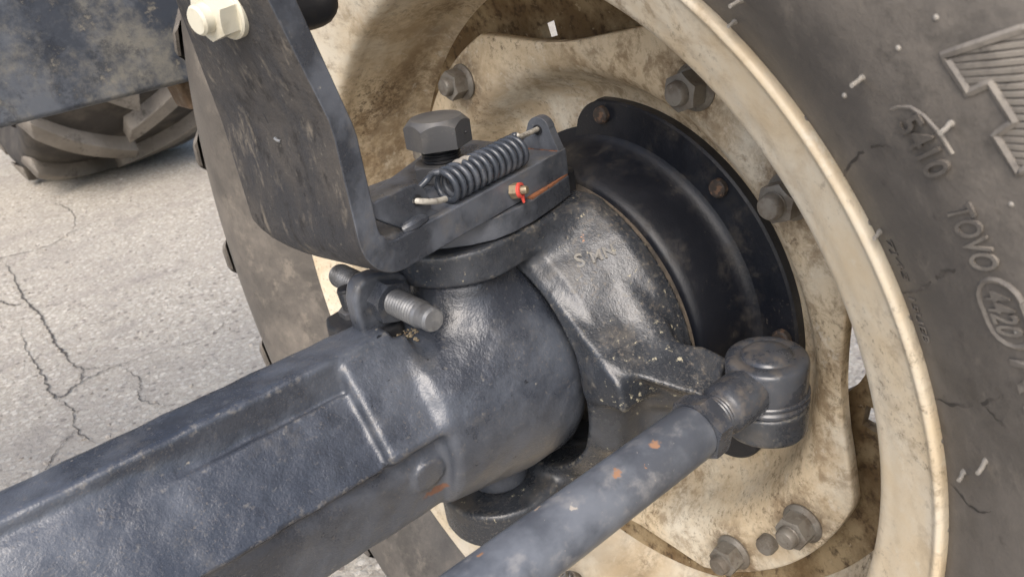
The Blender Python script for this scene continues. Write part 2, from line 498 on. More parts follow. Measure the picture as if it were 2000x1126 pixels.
M['rubber'] = dirty('dusty_tyre_rubber', (.102, .092, .081), .50, [
    dict(col=(.180, .159, .135), s=7, lo=.42, hi=.60, amt=.85, r=.75, d=11, ro=.74),
    dict(col=(.066, .060, .053), s=11, lo=.50, hi=.66, amt=.8, r=.48, d=11, ro=.74),
    dict(col=(.25, .218, .178), s=26, lo=.53, hi=.68, amt=.6, r=.85, d=12, ro=.78),
    dict(col=(.040, .036, .033), s=90, lo=.58, hi=.70, amt=.5, r=.55, d=9, ro=.74)], bumps=[(40, .2, .003), (260, .3, .0010), (900, .25, .0005)])
M['rubber_edge'] = dirty('raised_rubber', (.145, .130, .113), .62, [
    dict(col=(.25, .225, .19), s=60, lo=.40, hi=.66, amt=.8, r=.8),
    dict(col=(.05, .045, .04), s=140, lo=.56, hi=.70, amt=.6)], bumps=[(600, .25, .0006)])
M['pin'] = dirty('chalky_rubber_pin', (.27, .25, .22), .7, [dict(col=(.20, .185, .16), s=500, lo=.5, hi=.7)])
M['crack'] = dirty('dark_crack', (.055, .048, .041), .95, [dict(col=(.15, .132, .112), s=60, lo=.4, hi=.7)])
M['nut'] = dirty('grey_zinc_nut', (.20, .185, .16), .48, [
    dict(col=(.12, .098, .075), s=70, lo=.40, hi=.64, amt=.8, r=.75, d=8),
    dict(col=(.30, .28, .25), s=260, lo=.56, hi=.74, amt=.5, r=.5),
    dict(col=(.06, .045, .03), s=300, lo=.58, hi=.72, amt=.6)], bumps=[(700, .2, .0005)], metallic=.25, per_object=True)
M['creamnut'] = dirty('cream_nut_paint', (.60, .57, .46), .38, [
    dict(col=(.42, .38, .28), s=60, lo=.45, hi=.68, amt=.7),
    dict(col=(.22, .15, .08), s=110, lo=.60, hi=.75, amt=.7, r=.8)], bumps=[(300, .12, .0006)])
M['thread'] = dirty('grey_thread_steel', (.17, .174, .18), .40, [
    dict(col=(.08, .078, .076), s=70, lo=.45, hi=.66, amt=.7),
    dict(col=(.32, .32, .31), s=160, lo=.55, hi=.80, edge=1.5, amt=.5)], bumps=[(600, .15, .0004)], metallic=.4)
M['red'] = dirty('red_plastic', (.62, .075, .055), .45, [dict(col=(.40, .14, .11), s=200, lo=.5, hi=.7, amt=.5)])
M['brass'] = dirty('dull_brass', (.30, .24, .16), .45, [dict(col=(.14, .11, .08), s=200, lo=.45, hi=.68, amt=.8)], metallic=.5)
M['rust'] = dirty('rust_seam', (.24, .092, .04), .9, [dict(col=(.14, .06, .03), s=150, lo=.42, hi=.66, amt=.9), dict(col=(.03, .03, .035), s=90, lo=.50, hi=.60, amt=.9)], bumps=[(500, .4, .001)])
M['frame'] = dirty('blue_grey_frame_paint', (.042, .049, .062), .42, [
    dict(col=(.12, .131, .148), s=13, lo=.42, hi=.62, amt=.7, r=.55, d=10, ro=.74),
    dict(col=(.20, .185, .148), s=9, lo=.46, hi=.64, amt=.72, r=.85, d=11, ro=.76),
    dict(col=(.020, .024, .032), s=30, lo=.49, hi=.63, amt=.8, d=10, ro=.76),
    dict(col=(.30, .27, .21), s=60, lo=.56, hi=.68, amt=.55, d=10, ro=.74)], bumps=[(160, .2, .001)])
M['rustblock'] = dirty('rusty_cast_lug', (.13, .085, .05), .85, [dict(col=(.26, .20, .14), s=60, lo=.45, hi=.66, amt=.8), dict(col=(.04, .03, .025), s=120, lo=.55, hi=.68, amt=.8)], bumps=[(200, .5, .002)])
M['chrome'] = dirty('bright_zinc', (.62, .62, .62), .28, [dict(col=(.3, .3, .3), s=80, lo=.5, hi=.7)], metallic=.8)
M['rear_rubber_shaded'] = dirty('shaded_rear_tyre_rubber', (.036, .031, .027), .85, [  # shade between the lugs is put into this darker rubber
    dict(col=(.10, .087, .07), s=10, lo=.42, hi=.68, amt=.7, r=.9, d=8)], bumps=[(60, .3, .004)])
M['rear_lug_lit'] = dirty('lit_rear_lug_rubber', (.16, .142, .12), .8, [  # paler copy of the rubber: light on the lug tops painted in, plus wear
    dict(col=(.25, .226, .195), s=9, lo=.38, hi=.64, amt=.8, r=.9, d=8),
    dict(col=(.06, .052, .044), s=18, lo=.50, hi=.66, amt=.75, d=10, ro=.74)], bumps=[(40, .5, .006)])
M['grit'] = dirty('grit_stone', (.42, .38, .33), .9, [dict(col=(.17, .15, .13), s=60, lo=.45, hi=.60), dict(col=(.66, .61, .54), s=40, lo=.58, hi=.66)])
M['mud'] = dirty('dry_mud', (.30, .25, .17), .95, [dict(col=(.12, .09, .06), s=300, lo=.42, hi=.62, amt=.9), dict(col=(.55, .50, .36), s=200, lo=.6, hi=.7)], per_object=False)

# pavement: worn concrete with exposed stones
B = NB('worn_pavement')
tc = B.n('ShaderNodeTexCoord'); co = tc.outputs['Object']
wb = B.n('ShaderNodeTexNoise'); wb.inputs['Scale'].default_value = 30; wb.inputs['Detail'].default_value = 3; B.l(co, wb.inputs['Vector'])
sc_ = B.n('ShaderNodeVectorMath', operation='SCALE'); B.l(wb.outputs['Color'], sc_.inputs[0]); sc_.inputs['Scale'].default_value = .012
ad_ = B.n('ShaderNodeVectorMath', operation='ADD'); B.l(co, ad_.inputs[0]); B.l(sc_.outputs[0], ad_.inputs[1])
vo = B.n('ShaderNodeTexVoronoi'); vo.inputs['Scale'].default_value = 75; B.l(ad_.outputs[0], vo.inputs['Vector'])
vo2 = B.n('ShaderNodeTexVoronoi'); vo2.inputs['Scale'].default_value = 190; B.l(ad_.outputs[0], vo2.inputs['Vector'])
stone = B.ramp(vo.outputs['Distance'], .50, .30)
sep = B.n('ShaderNodeSeparateColor'); B.l(vo.outputs['Color'], sep.inputs[0])
c1 = B.mixc(sep.outputs[0], (.345, .315, .265), (.60, .555, .475))
c1 = B.mixc(B.ramp(sep.outputs[1], .82, .95), c1, (.20, .175, .15))
sep2 = B.n('ShaderNodeSeparateColor'); B.l(vo2.outputs['Color'], sep2.inputs[0])
c2 = B.mixc(sep2.outputs[0], (.30, .268, .22), (.48, .438, .368))
col = B.mixc(stone, c2, c1)
big = B.ramp(B.noise(co, 3.2, 6, .65), .40, .66)
col = B.mixc(B.math('MULTIPLY', big, .42), col, (.30, .27, .235))
st = B.ramp(B.noise(co, 22, 8, .7), .56, .72)
col = B.mixc(B.math('MULTIPLY', st, .6), col, (.20, .178, .155))
sn = B.ramp(B.noise(co, 7, 9, .74), .52, .66)
col = B.mixc(B.math('MULTIPLY', sn, .45), col, (.24, .215, .19))
B.l(col, B.b.inputs['Base Color']); B.b.inputs['Roughness'].default_value = .9
B.b.inputs['Specular IOR Level'].default_value = .2
bp = B.n('ShaderNodeBump'); bp.inputs['Strength'].default_value = .6; bp.inputs['Distance'].default_value = .004
B.l(B.math('ADD', B.math('MULTIPLY', stone, .5), B.noise(co, 260, 4, .6)), bp.inputs['Height'])
B.l(bp.outputs[0], B.b.inputs['Normal'])
M['pavement'] = B.m

# ------------------------------------------------------------------ the setting
GZ = -0.50
bm = bmesh.new()
q = 150
f = bm.faces.new([bm.verts.new(p) for p in ((-q, -q, GZ), (q, -q, GZ), (q, q, GZ), (-q, q, GZ))])
pav = tag(obj('pavement', bm, M['pavement'], smooth=False), 'pale worn concrete pavement with exposed stones and cracks', None, kind='structure')

def strip(bm, pts, wid, up, jit, seg=10, off=None):
    """a jagged crack along pts; up gives the surface normal"""
    P = catmull(pts, seg); L = []; R = []
    for i, p in enumerate(P):
        t = (P[min(i+1, len(P)-1)]-P[max(i-1, 0)]).normalized()
        nrm = up(p) if callable(up) else Vector(up)
        sd_ = nrm.cross(t).normalized()
        e = min(1.0, 3.0*min(i, len(P)-1-i)/len(P)+.15)
        wd = wid*e*random.uniform(.45, 1.3); j = random.uniform(-1, 1)*jit
        a = p+sd_*(j+wd/2); b = p+sd_*(j-wd/2)
        if off: a = off(a); b = off(b)
        L.append(bm.verts.new(a)); R.append(bm.verts.new(b))
    for i in range(len(P)-1):
        bm.faces.new((L[i], L[i+1], R[i+1], R[i]))

for pts, wd in (
    ([(-.119, 2.436), (-.117, 2.24), (-.133, 2.01), (-.128, 1.809), (-.137, 1.63), (-.135, 1.514), (-.126, 1.414), (-.064, 1.361)], .009),
    ([(-.179, 1.791), (-.196, 1.613), (-.196, 1.455), (-.202, 1.353), (-.185, 1.317), (-.148, 1.346), (-.066, 1.354), (.04, 1.335)], .007),
    ([(-.126, 1.414), (-.132, 1.38), (-.143, 1.345)], .006),
    ([(-.204, 1.342), (-.186, 1.247), (-.198, 1.157), (-.187, 1.071)], .005),
    ([(-.215, 2.08), (-.185, 2.034), (-.160, 1.963), (-.131, 1.95)], .008),
    ([(-.30, 2.62), (-.20, 2.50), (-.119, 2.436), (.02, 2.40), (.11, 2.47), (.25, 2.44)], .006),
    ([(-.066, 1.354), (-.05, 1.25), (-.075, 1.16), (-.04, 1.08)], .004),
    ([(.04, 1.335), (.12, 1.31), (.20, 1.36)], .003),
    ([(-.137, 1.63), (-.08, 1.66), (-.02, 1.62), (.05, 1.65)], .003),
    ([(-.198, 1.157), (-.25, 1.10), (-.29, 1.02)], .004),
    ([(.11, 2.47), (.16, 2.70), (.14, 2.95)], .005)):
    bm = bmesh.new()
    strip(bm, [(x, y, GZ+.003) for x, y in pts], wd*.62, (0, 0, 1), .004, 12)
    obj('crack', bm, M['crack'], pav, smooth=False)

# ------------------------------------------------------------------ front wheel
wheel = empty('tractor_wheel', (.10, 0, GZ), 'cream dirt-stained front wheel with black tyre, behind the steering knuckle', 'tractor wheel')
TP = [(.012, .292), (.006, .300), (-.002, .310), (-.012, .322), (-.024, .340), (-.036, .365), (-.042, .395), (-.041, .42), (-.034, .445), (-.020, .463), (-.004, .4745),
      (.03, .482), (.11, .486), (.19, .482), (.224, .4745), (.254, .445), (.262, .395), (.244, .340), (.214, .300), (.208, .292)]
_tr = [p[1] for p in TP[1:11]]; _tx = [p[0] for p in TP[1:11]]
def side(r, th, out=0.0):
    """point on the inboard sidewall; th in degrees"""
    x = float(np.interp(r, _tr, _tx))-out
    a = radians(th); return Vector((x, r*cos(a), r*sin(a)))
pp = [(p[0], p[1]) for p in TP]
sm = catmull([(a, b, 0) for a, b in pp], 4)
tyre = obj('tyre', lathe(bmesh.new(), [(p.x, p.y) for p in sm], 220, MX, closed=True), M['rubber'], wheel, sharp=180)
# tread lugs: bars that wrap over the shoulder
def lug_me(sgn, R, xc, hw, h, wid, sweep, drop, ends=(.012, .068)):
    bm = bmesh.new(); rows = []
    N = 12
    for i in range(N+1):
        t = i/N                                          # 0 at the tread centre, 1 at the shoulder
        x = xc+sgn*hw*(t*1.03-.06)
        a = sweep*t**1.15
        R0 = R-drop*max(0, t-.6)**2*6
        row = []
        for (da, dh) in ((-.5*wid-.010, -.012), (-.5*wid, h), (.5*wid, h), (.5*wid+.010, -.012)):
            th = a+da/R; rr = R0+dh*(1.0 if dh < 0 else 1-.25*t)
            row.append(bm.verts.new((x, rr*cos(th), rr*sin(th))))
        rows.append(row)
    a = sweep; R1 = R-ends[1]
    row = []
    for (da, dx) in ((-.4*wid-.008, 0), (-.38*wid, .006), (.38*wid, .006), (.4*wid+.008, 0)):
        th = a+da/R; row.append(bm.verts.new((xc+sgn*(hw*1.0+dx+ends[0]), R1*cos(th), R1*sin(th))))
    rows.append(row)
    for A, Bq in zip(rows, rows[1:]):
        for k in range(3): bm.faces.new((A[k], A[k+1], Bq[k+1], Bq[k]))
    bm.faces.new(rows[0]); bm.faces.new(list(reversed(rows[-1])))
    bmesh.ops.bevel(bm, geom=[e for e in bm.edges], offset=.003, segments=1, affect='EDGES', profile=.6)
    return bm_mesh(bm, 40)
lm = [lug_me(q_, .484, .11, .128, .026, .034, .34, .012, (.0185, .036)) for q_ in (-1, 1)]
NL = 23
for k in range(NL*2):
    a = 2*pi*(k*.5)/NL+.16
    inst('tread_lug', lm[k % 2], M['rubber'], tyre, Matrix.Rotation(a, 4, 'X'))

# raised emblem at the right edge of the picture: outline with ribs inside
EM = [(.4037, 142.32), (.382, 141.41), (.382, 143.42), (.3892, 143.5), (.3895, 145.41), (.3825, 145.61), (.3831, 147.51), (.389, 147.45), (.396, 146.9), (.412, 147.2), (.418, 145.2), (.409, 142.6)]
def em_pts(P, n=6):
    out = []
    for (r0, t0), (r1, t1) in zip(P, P[1:]+P[:1]):
        for k in range(n): out.append(side(r0+(r1-r0)*k/n, t0+(t1-t0)*k/n, .0006))
    return out+[out[0]]
obj('emblem_outline', tube(bmesh.new(), em_pts(EM), .0015, 6, cap=False), M['rubber_edge'], tyre)
# ribs run nearly level in the picture; clip against the outline in (r*theta, r)
poly = [(t, r) for r, t in EM]
def inside(t, r):
    c_ = False
    for i in range(len(poly)):
        x0, y0 = poly[i]; x1, y1 = poly[i-1]
        if (y0 > r) != (y1 > r) and t < (x1-x0)*(r-y0)/(y1-y0)+x0: c_ = not c_
    return c_
for k in range(40):
    run = []; done = False
    for j in range(100):
        s = j/99*.06
        r = .372+s; t = 137.6+k*.37+s*76
        if inside(t, r): run.append((r, t))
        elif len(run) > 6 and not done:
            obj('emblem_rib', tube(bmesh.new(), [side(a, b, .0002) for a, b in run[1:-1:3]]+[side(*run[-2], .0002)], .0011, 5), M['rubber_edge'], tyre); run = []; done = True
        else: run = []
# rubber pins left by the mould, and beads
for r, t in [(.3521, 139.8), (.372, 144.25), (.330, 165.26), (.3104, 129.75), (.3086, 148.94), (.3262, 130.16), (.3155, 167.9)]:
    p = side(r, t); L_ = .0085 if r > .325 else .006
    obj('rubber_pin', tube(bmesh.new(), [p+Vector((.002, 0, 0)), p-Vector((.0012, 0, 0)), p-Vector((.0022, 0, 0)), p-Vector((L_*.6, .0004, .0004)), p-Vector((L_, .0004, .0008))], lambda u: (.00125 if u < .3 else .00085), 8), M['pin'], tyre)
for r, t in [(.3866, 139.89), (.371, 139.87), (.3765, 148.78), (.3389, 139.83), (.3605, 155.3)]:
    bm = bmesh.new(); bmesh.ops.create_uvsphere(bm, u_segments=10, v_segments=6, radius=.0011, matrix=Matrix.Translation(side(r, t, .0002)))
    obj('rubber_bead', bm, M['pin'], tyre)
for t in (124.6, 138.8, 148.2, 156.2, 166.9, 175.5, 184, 115, 105):
    p = side(.3015, t)
    bm = bmesh.new(); bmesh.ops.create_uvsphere(bm, u_segments=8, v_segments=6, radius=.0021, matrix=Matrix.Translation(p-Vector((.001, 0, 0))))
    obj('rubber_bead', bm, M['rubber_edge'], tyre)
# moulded lettering along the sidewall
def letters(txt, r, t0, t1, size, name='lettering', mat=None, ext=.0009, bold=.0, sx=1.0):
    cu = bpy.data.curves.new('txt', 'FONT'); cu.body = txt; cu.size = size*1.37; cu.extrude = .5; cu.offset = bold*size; cu.resolution_u = 3
    cu.space_character = 1.0
    o = bpy.data.objects.new('txt', cu); COL.objects.link(o)
    dg = bpy.context.evaluated_depsgraph_get(); me = bpy.data.meshes.new_from_object(o.evaluated_get(dg))
    bpy.data.objects.remove(o); bpy.data.curves.remove(cu)
    xs = [v.co.x for v in me.vertices]; x0, x1 = min(xs), max(xs)
    for v in me.vertices:
        t = t0+(t1-t0)*(v.co.x-x0)/(x1-x0)
        v.co = side(r+v.co.y, t, ext if v.co.z > 0 else -.0015)
    me.materials.clear()
    return obj(name, me, mat or M['rubber'], tyre, smooth=False)
letters('5410', .3535, 142.95, 146.35, .0115, ext=.0021, bold=.02)
letters('TOVO', .3535, 148.1, 151.8, .0115, ext=.0015, bold=.015, mat=M['rubber_edge'])
letters('4420', .3530, 152.95, 155.55, .0105, ext=.0014, bold=.015, mat=M['rubber_edge'])
letters('15UEB', .3075, 154.3, 157.9, .0050, ext=.0008, mat=M['rubber_edge'])
letters('7J43', .3095, 149.6, 152.9, .0048, ext=.0007)
letters('KTH', .3545, 156.9, 163.2, .022, ext=.0017, bold=.015, mat=M['rubber_edge'])
# rounded frame round the date code and the arch over the number
def ring_pts(r0, r1, t0, t1, n=8):
    P = []
    tr = (r1-r0)/2; rc = (r0+r1)/2; ta = math.degrees(tr/rc)
    for k in range(n+1):
        a = pi/2+pi*k/n; P.append((rc+tr*sin(a), t0+ta+ta*cos(a)))
    for k in range(n+1):
        a = -pi/2+pi*k/n; P.append((rc+tr*sin(a), t1-ta+ta*cos(a)))
    return P
P = ring_pts(.3505, .3665, 152.35, 156.2)
obj('date_code_frame', tube(bmesh.new(), [side(r, t, .0003) for r, t in P+P[:1]], .0012, 6, cap=False), M['rubber_edge'], tyre)
obj('number_arch', tube(bmesh.new(), [side(r, t, .0002) for r, t in [(.3545, 142.1), (.358, 142.2), (.3625, 142.6), (.3652, 143.3), (.3668, 144.4), (.367, 145.6)]], .0008, 6), M['rubber_edge'], tyre)
# hairline cracks in the rubber
def on_side(p):
    r = sqrt(p.y*p.y+p.z*p.z); return side(r, math.degrees(atan2(p.z, p.y)), .0004)
for pts, wd in (([(.3025, 154.0), (.3159, 153.56), (.3314, 152.41), (.3404, 151.83), (.3522, 151.75)], .0015), ([(.303, 163), (.3154, 162.45), (.335, 160.68), (.346, 159.54)], .0013),
                ([(.335, 160.68), (.3407, 161.5), (.347, 162.11), (.356, 163)], .0011), ([(.303, 144.2), (.3066, 143.81), (.3258, 143.27), (.34, 143.51), (.3452, 143.92)], .0011), ([(.304, 170.5), (.318, 170.6), (.33, 169.2)], .0010)):
    bm = bmesh.new(); strip(bm, [side(r, t) for r, t in pts], wd, (-1, 0, 0), .0005, 8, off=on_side)
    obj('rubber_crack', bm, M['crack'], tyre, smooth=False)

# rim
RP = [(.010, .3028), (.003, .3030), (-.0008, .3026), (-.0020, .3014), (-.0022, .3000), (-.0012, .2986), (.0004, .2970), (.0024, .2930), (.0052, .2870), (.0085, .2800), (.0120, .2735), (.0140, .2695), (.0160, .2666), (.0185, .2646), (.0220, .2636), (.027, .2634), (.035, .2640), (.06, .2625), (.095, .2600), (.108, .2520), (.122, .2460), (.150, .2450), (.165, .2500), (.180, .2610), (.205, .2700), (.216, .292), (.222, .3035),
      (.212, .3050), (.205, .2900), (.196, .2800), (.172, .2680), (.150, .2540), (.122, .2540), (.104, .2670), (.05, .2700), (.018, .2760), (.010, .2920)]
rs = catmull([(a, b, 0) for a, b in RP+RP[:1]], 3)[:-1]
rim = obj('rim', lathe(bmesh.new(), [(p.x, p.y) for p in rs], 240, MX, closed=True), M['rim'], wheel, sharp=180)
# lug plate inside the rim, behind the disc: square holes and one long gap
def lugplate():
    bm = bmesh.new()
    TH = [k*1.5 for k in range(240)]
    R_ = [0, .2055, .2165, .2545]
    def inner(t):
        r = .182
        d = (t-170) % 360; d = d-360 if d > 180 else d
        if abs(d) < 16: r = .180+.029*cos(pi/2*d/16)**.6
        return r
    V = {}
    for xi, x in enumerate((.1180, .1262)):
        for ti, t in enumerate(TH):
            for ri in range(4):
                r = inner(t) if ri == 0 else R_[ri]
                V[xi, ti, ri] = bm.verts.new((x-.010*max(0, 1-abs(r-.2545)/.012), r*cos(radians(t)), r*sin(radians(t))))
    hole = lambda t, ri: ri == 1 and any(a <= t < b for a, b in ((73.4, 78.6), (184.4, 189.4), (343.4, 348.6), (254, 259)))
    cell = {}
    for ti, t in enumerate(TH):
        for ri in range(3):
            cell[ti, ri] = not hole(t+.75, ri)
    n = len(TH)
    for (ti, ri), on in cell.items():
        if not on: continue
        tj = (ti+1) % n
        for xi in (0, 1):
            bm.faces.new((V[xi, ti, ri], V[xi, tj, ri], V[xi, tj, ri+1], V[xi, ti, ri+1]))
        if ri == 0 or not cell[ti, ri-1]: bm.faces.new((V[0, ti, ri], V[0, tj, ri], V[1, tj, ri], V[1, ti, ri]))
        if ri < 2 and not cell[ti, ri+1]: bm.faces.new((V[0, ti, ri+1], V[0, tj, ri+1], V[1, tj, ri+1], V[1, ti, ri+1]))
        if not cell[(ti-1) % n, ri]: bm.faces.new((V[0, ti, ri], V[0, ti, ri+1], V[1, ti, ri+1], V[1, ti, ri]))
        if not cell[tj, ri]: bm.faces.new((V[0, tj, ri], V[0, tj, ri+1], V[1, tj, ri+1], V[1, tj, ri]))
    return bm
obj('lug_plate', lugplate(), M['lug'], rim, sharp=40)
# valve stem on the lower barrel
bm = bmesh.new()
VM = frame((.040, .0105, -.2590), (-.55, -.12, .83))
lathe(bm, [(0, .0075), (.006, .0072), (.013, .0062), (.0135, 0)], 20, VM)
obj('valve_base', bm, M['nut'], rim)
bm = bmesh.new()
lathe(bm, [(.0135, .0042), (.020, .0042), (.0205, .0033), (.028, .0032), (.0285, .0028), (.0285, .0018), (.025, .0016), (.025, 0)], 16, VM)
obj('valve_stem', bm, M['bolt'], rim)

# disc
def disc():
    bm = bmesh.new()
    N = 288
    def outer(t):
        f_ = abs(((t-41.5+45) % 90)-45)
        if f_ <= 23.5: return .2290-.0016*(f_/23.5)**2
        u = min(1, (45-f_)/21.5)
        return .2035+.0239*u**1.8
    ins = [(.110, .1280), (.145, .1278), (.152, .1270), (.158, .1262), (.166, .1225), (.1725, .1145), (.1775, .1050), (.1830, .0965), (.1890, .0912), (.196, .0888), (.204, .0880)]
    front = []; back = []
    fr = []; bk = []
    T = .0075
    for k in range(N):
        t = 360*k/N; a = radians(t); ro = outer(t)
        cs = []
        for r, x in ins: cs.append((r, x))
        r0 = .204
        for q_ in (.25, .5, .75, .93): cs.append((r0+(ro-.0016-r0)*q_, .0880))
        cs += [(ro-.0014, .0881), (ro-.0003, .0888), (ro, .0902), (ro, .0970), (ro-.0012, .098)]
        b_ = [(r-.0, x+T) for r, x in reversed(ins)]
        cs += b_
        fr.append([bm.verts.new((x+.0008*mnoise.noise((r*cos(a)*30, r*sin(a)*30, 0)), r*cos(a), r*sin(a))) for r, x in cs])
    m_ = len(fr[0])
    for k in range(N):
        A = fr[k]; B_ = fr[(k+1) % N]
        for j in range(m_):
            bm.faces.new((A[j], B_[j], B_[(j+1) % m_], A[(j+1) % m_]))
    return bm
disc_o = obj('wheel_disc', disc(), M['disc'], wheel, sharp=50)

def nut_mesh():
    bm = bmesh.new()
    lathe(bm, [(0, .0142), (.0016, .0144), (.0030, .0132), (.0042, .0118), (.0042, 0)], 36)
    hexbody(bm, .0240, .0122, rc=.0101, z0=.0036)
    return bm_mesh(bm, 28)
def stud_mesh():
    bm = bmesh.new()
    lathe(bm, thread_prof(.0076, .0, .0165, .0016, .0007)+[(.0170, .0074), (.0190, .0071), (.0202, .0062), (.0205, .004), (.0206, 0)], 24)
    return bm_mesh(bm, 40)
nme, sme = nut_mesh(), stud_mesh()
nme.materials.append(M['nut']); sme.materials.append(M['nut'])
for i in range(8):
    th = radians(41.5+90*(i//2)+(-11.6 if i % 2 else 11.6))
    Mx = frame((.0880, .2105*cos(th), .2105*sin(th)), (-1, 0, 0), (0, cos(th+.4*i), sin(th+.4*i)))
    nu = inst('wheel_nut', nme, M['nut'], wheel, Mx)
    o = bpy.data.objects.new('stud', sme); COL.objects.link(o); o.parent = nu
    o.matrix_basis = Matrix.Translation((0, 0, .0008+.002*(i % 3)*.5))
for i in (2,):
    th = radians(41.5+90*i)
    bm = bmesh.new(); lathe(bm, [(0, .0072), (.006, .0072), (.0082, .0062), (.0086, 0)], 24, frame((.0882, .2095*cos(th), .2095*sin(th)), (-1, 0, 0)))
    obj('locating_pin', bm, M['nut'], wheel)

# ------------------------------------------------------------------ hub
hub = empty('wheel_hub', (.118, 0, 0), 'dark blue-black hub drum inside the hole of the wheel disc', 'hub')
bm = bmesh.new()
lathe(bm, [(.0715, .02), (.0715, .1135), (.0730, .1160), (.078, .1182), (.088, .1205), (.098, .1222), (.108, .1236), (.114, .1256), (.1172, .1300), (.1190, .1380), (.119, .02)], 128, MX)
obj('hub_drum', bm, M['hub'], hub, sharp=40)
bm = bmesh.new()
N = 240; fr = []
for k in range(N):
    t = 360*k/N; a = radians(t)
    d = abs(((t-89+21.5) % 43)-21.5)
    ro = .133+.0235*max(0, 1-(d/13)**2)**.55 if d < 13 else .133
    if 86 < t < 205: ro = .1575
    fr.append([bm.verts.new((x, r*cos(a), r*sin(a))) for x, r in ((.1175, .125), (.1175, ro-.0015), (.119, ro), (.1262, ro), (.1262, .125))])
for k in range(N):
    A = fr[k]; B_ = fr[(k+1) % N]
    for j in range(4): bm.faces.new((A[j], B_[j], B_[j+1], A[j+1]))
obj('hub_flange', bm, M['hub'], hub, sharp=40)
bm = bmesh.new(); lathe(bm, [(0, 0), (0, .0064), (-.0035, .0064), (-.0048, .0052), (-.005, 0)], 20)
bme = bm_mesh(bm); bme.materials.append(dirty('rusty_bolt_end', (.045, .036, .030), .7, [dict(col=(.16, .095, .06), s=260, lo=.46, hi=.66)]))
for k in range(3):
    th = radians(89+43*k)
    inst('flange_bolt', bme, None, hub, frame((.1172, .1470*cos(th), .1470*sin(th)), (1, 0, 0)))

# ------------------------------------------------------------------ axle housing
axle = empty('axle_housing', (-.20, 0, -.06), 'glossy blue-black cast axle beam running from lower left into the knuckle', 'axle')
def f_axle(X, Y, Z):
    s = -.806*Y+.592*Z; t = .592*Y+.806*Z
    Yf = Y; Yb = -Y-.004
    def flank(Yv):
        s1 = -.806*Yv+.592*Z
        smx = np.interp(X, [-.60, -.285, -.138], [.064, .0585, .0445])
        main = s1-smx+.0006*np.sin(X*95+Z*40)*np.sin(Z*130)
        low = -.98*Yv-.2*Z-.0512
        return smax(main, low, .007)
    core = smax(flank(Yf), flank(Yb), .004)
    core = smax(core, Z-.066, .004)
    core = smax(core, -.046-Z, .010)
    # raised lip panel on the main face
    fl = d_box(X, Y, Z, (-.36, -.0065, .060), (.262, .0145, .0155), .0035)
    beam = smin(core, fl, .005)
    pan = smax(d_box(X, t, s, (-.40, .004, .050), (.2635, .0245, .012), .004), (s-np.interp(X, [-.25, -.138], [.0560, .0530])), .001)
    beam = smin(beam, pan, .0025)
    beam = np.maximum(beam, X+.098)
    # raised pad
    pad = smax(d_box(X, t, s, (-.112, .012, .040), (.0235, .0325, .0200), .004), -s, .002)
    beam = smin(beam, pad, .004)
    # barrel with rounded end
    rho = np.sqrt(Y*Y+(Z-.001)**2)
    Rb = np.interp(X, [-.10, -.085, -.055, -.030, -.005], [.0630, .0650, .0695, .0735, .0735])
    bar = smax(smax(rho-Rb, -.096-X, .006), d_cyl(rho, X, .0740, -.2, .024, .034), .003)
    o = smin(beam, bar, .006)
    # kingpin bosses above and below
    rk = np.sqrt((X+.027)**2+Y*Y)
    o = smin(o, d_cyl(rk, Z, .022, -.0900, .0, .002), .003)
    o = smin(o, d_cyl(rk, Z, .0350, .0, .0895, .006), .030)
    # round cast button on the lower face
    nl = -.98*Y-.2*Z-.0512
    bx = X+.110; bt = .2*(Y+.0504)-.98*(Z+.0088)
    bd = np.sqrt(bx*bx+bt*bt)
    o = smin(o, np.maximum(bd-.0112, np.abs(nl)-.0022), .003)
    o = smax(o, np.maximum(np.maximum(bd-.0088, -(nl-.0010)), -1)*0-1, .001)
    lump = .00035*np.sin(X*190+Y*90)*np.sin(Y*230+Z*120)*np.sin(Z*170-X*60)
    return o+lump
me = surface_net(f_axle, (-.60, -.085, -.10), (.040, .085, .10), .0021)
obj('housing', me, M['axle'], axle, sharp=180)

